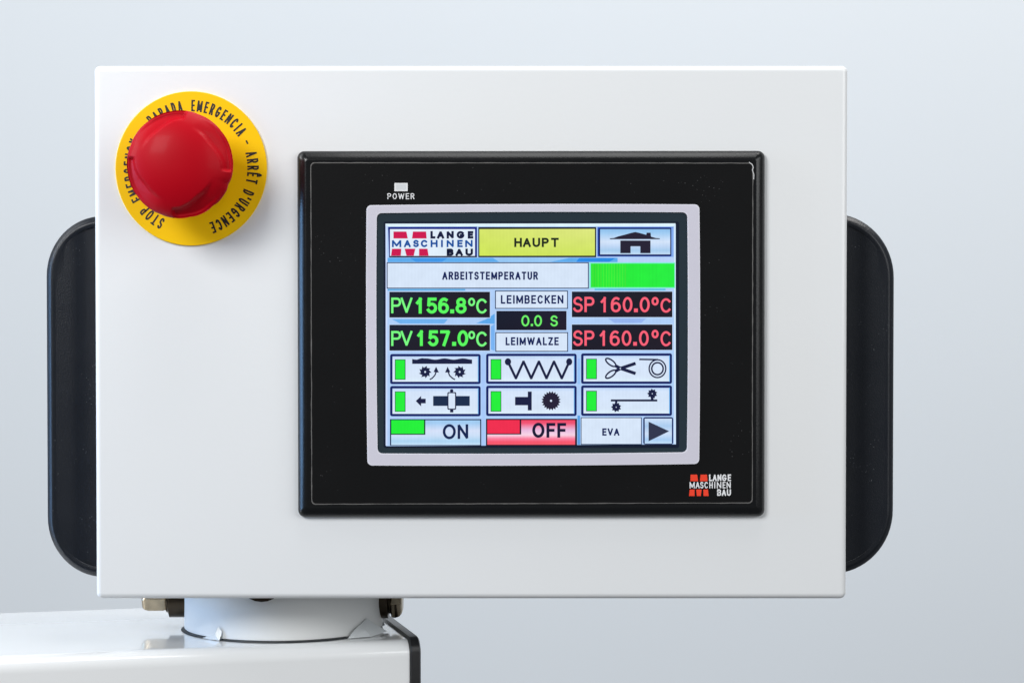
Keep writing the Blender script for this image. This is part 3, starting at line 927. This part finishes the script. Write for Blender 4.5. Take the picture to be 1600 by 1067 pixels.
# ================================================================== support arm
TH = R(14.5)
ax = Vector((math.cos(TH), math.sin(TH), 0))       # along the arm, to its end
bk = Vector((-math.sin(TH), math.cos(TH), 0))      # across, away from camera
up = Vector((0, 0, 1))
C0 = P(640, 1001, 0.030)                            # near top corner at the end
ATOP = C0.z
AWID = 0.128; AH = 0.10; ALEN = 0.75
arm = thing("support_arm", C0 + bk * (AWID / 2) - up * AH, "white glossy square arm with black end gasket, running left beneath the box", "machine arm")
def profile(rad, grow=0.0, n=8):
    """cross-section (u across, z up) of the arm, counter-clockwise from the front bottom"""
    u0, u1, z0, z1 = -grow, AWID + grow, -AH - grow, grow
    pts = []
    for cu, cz, a in ((u1 - rad, z0 + rad, -90), (u1 - rad, z1 - rad, 0), (u0 + rad, z1 - rad, 90), (u0 + rad, z0 + rad, 180)):
        for i in range(n + 1):
            t = R(a + 90 * i / n); pts.append((cu + rad * math.cos(t), cz + rad * math.sin(t)))
    return pts
def sect(prof, s): return [C0 + ax * s + bk * u + up * z for u, z in prof]
mb = MB()
pr = profile(0.0065)
loft(mb, [sect(pr, -ALEN + 0.75 * ALEN * k / 6 * 1.3333 if k < 6 else 0.0) for k in range(7)], cap_first=True, cap_last=True)
mb.build("beam", ARMW, arm, smooth=True, merge=True)
mb = MB()
p0 = profile(0.0058, 0.0006, 5); p1 = profile(0.0058, 0.0013, 5); pin = profile(0.0050, -0.0006, 5)
loft(mb, [sect(p0, 0.0001), sect(p1, 0.0006), sect(p1, 0.0040), sect(p0, 0.0046)], cap_first=True, cap_last=True)
mb.build("end_gasket", BLACK, arm, smooth=True, merge=True)

# ================================================================== swivel post
pcx = P(443, 975, 0.066)
PC = Vector((pcx.x, 0.068, ATOP))
PR = 0.5 * (P(598, 960, 0.068).x - P(290, 960, 0.068).x)
post = thing("swivel_post", (PC.x, PC.y, ATOP), "short round white post with brass bolts between the box and the arm", "mounting post")
ztop = bz0 + 0.0012
def vlathe(name, prof, matl, parent, c, nseg=96, cap=False, wob=None):
    mbx = MB(); loops = []
    for r_, z_ in prof:
        loops.append([Vector((c.x + r_ * math.cos(2 * math.pi * i / nseg), c.y + r_ * math.sin(2 * math.pi * i / nseg), z_)) for i in range(nseg)])
    loft(mbx, loops, cap_last=cap)
    return mbx.build(name, matl, parent, smooth=True, merge=True)
vlathe("post_tube", [(PR - 0.0008, ATOP + 0.0003), (PR, ATOP + 0.0009), (PR, ztop)], TUBEM, post, PC)
# dark joint line with a gap where the film bridges it
mb = MB()
a0s = [(-176, -134), (-121, -47), (-24, -8), (8, 172)]
for a0, a1 in a0s:
    K = 40
    for i in range(K):
        t0 = R(a0 + (a1 - a0) * i / K); t1 = R(a0 + (a1 - a0) * (i + 1) / K)
        ww = 0.00085 + 0.0004 * min(1, min(i, K - i) / 6)
        def q(t, r_, z): return Vector((PC.x + r_ * math.cos(t), PC.y + r_ * math.sin(t), z))
        mb.face([q(t0, PR - .0005, ATOP + .0008), q(t0, PR + ww, ATOP + .0005), q(t1, PR + ww, ATOP + .0005), q(t1, PR - .0005, ATOP + .0008)])
        mb.face([q(t0, PR + ww, ATOP + .0005), q(t0, PR + ww + .0002, ATOP + 0.0001), q(t1, PR + ww + .0002, ATOP + 0.0001), q(t1, PR + ww, ATOP + .0005)])
mb.build("joint_seal", SEAL, post, merge=True)
# torn film flaps at the joint
def flap(pts, name="film_scrap"):
    mbx = MB(); vs = [Vector(p) for p in pts]
    c = sum(vs, Vector()) / len(vs) + Vector((0, -0.0012, 0.0004))
    for i in range(len(vs)):
        mbx.face([vs[i], vs[(i + 1) % len(vs)], c])
        mbx.face([vs[(i + 1) % len(vs)] + Vector((0, .0003, 0)), vs[i] + Vector((0, .0003, 0)), c + Vector((0, .0006, 0))])
    o = mbx.build(name, FILM, post, merge=False)
def on_post(deg, z, out=0.0008): return (PC.x + (PR + out) * math.cos(R(deg)), PC.y + (PR + out) * math.sin(R(deg)), ATOP + z)
flap([on_post(-133, 0.0004, .0022), on_post(-120.5, 0.0003, .0022), on_post(-120, 0.0036), on_post(-122.5, 0.0058), on_post(-121.5, 0.0028), on_post(-128, 0.0012, .0012)])
flap([on_post(-48, 0.0003, .0024), on_post(-36, 0.0004, .0064), on_post(-25, 0.0014, .0078), on_post(-31, 0.0070, .0010), on_post(-42, 0.0034, .0014)])
# radial clamp bolts
def bolt(deg, length, rad, z, first, hx=1.0):
    d = Vector((math.cos(R(deg)), math.sin(R(deg)), 0)); s_ = Vector((-d.y, d.x, 0))
    base = Vector((PC.x, PC.y, z)) + d * (PR - 0.001)
    mbx = MB(); loops = []
    def hexl(r_, l, rot=0, n_=24, hexy=1.0):
        L = []
        for i in range(n_):
            t = 2 * math.pi * i / n_ + rot
            k = (math.cos(math.pi / 6) / math.cos(((t - rot) % (math.pi / 3)) - math.pi / 6)) if hexy else 1
            L.append(base + d * l + (s_ * math.cos(t) + up * math.sin(t)) * r_ * k)
        return L
    nut0 = length * 0.42
    loft(mbx, [hexl(rad * 1.12, 0, 0, 24, 0), hexl(rad * 1.12, nut0 * 0.92, 0, 24, 0), hexl(rad * 0.82, nut0, 0, 24, 0), hexl(rad * .82, nut0 + .0006, 0, 24, 0),
               hexl(rad * 0.94 * hx, nut0 + .0010, 0.1), hexl(rad * hx, nut0 + .0018, 0.1), hexl(rad * hx, length - .0030, 0.1), hexl(rad * .93 * hx, length - .0014, 0.1), hexl(rad * .78 * hx, length - .0004, 0.1), hexl(rad * .6 * hx, length, 0.1)], cap_last=True)
    for k_ in range(len(mbx.f)):
        if k_ < 24 * 3: mbx.mi[k_] = 1
    return mbx.build("bolt", [BRASS, IRON], post, smooth=True, merge=True)
bz_ = P(250, 959, PC.y).z + 0.0068
bolt(182, PC.x - PR - P(224, 950, PC.y).x + 0.001, 0.0070, bz_, 1, 0.80)
bolt(-2, P(630, 950, PC.y).x - PC.x - PR + 0.001, 0.0070, bz_ - 0.0005, 0, 1.12)
# front bolt, all but hidden by the box's lower edge
fb = P(420, 939.5, PC.y - PR - 0.006)
bolt(-96, 0.007, 0.0090, fb.z + 0.0093, 0)
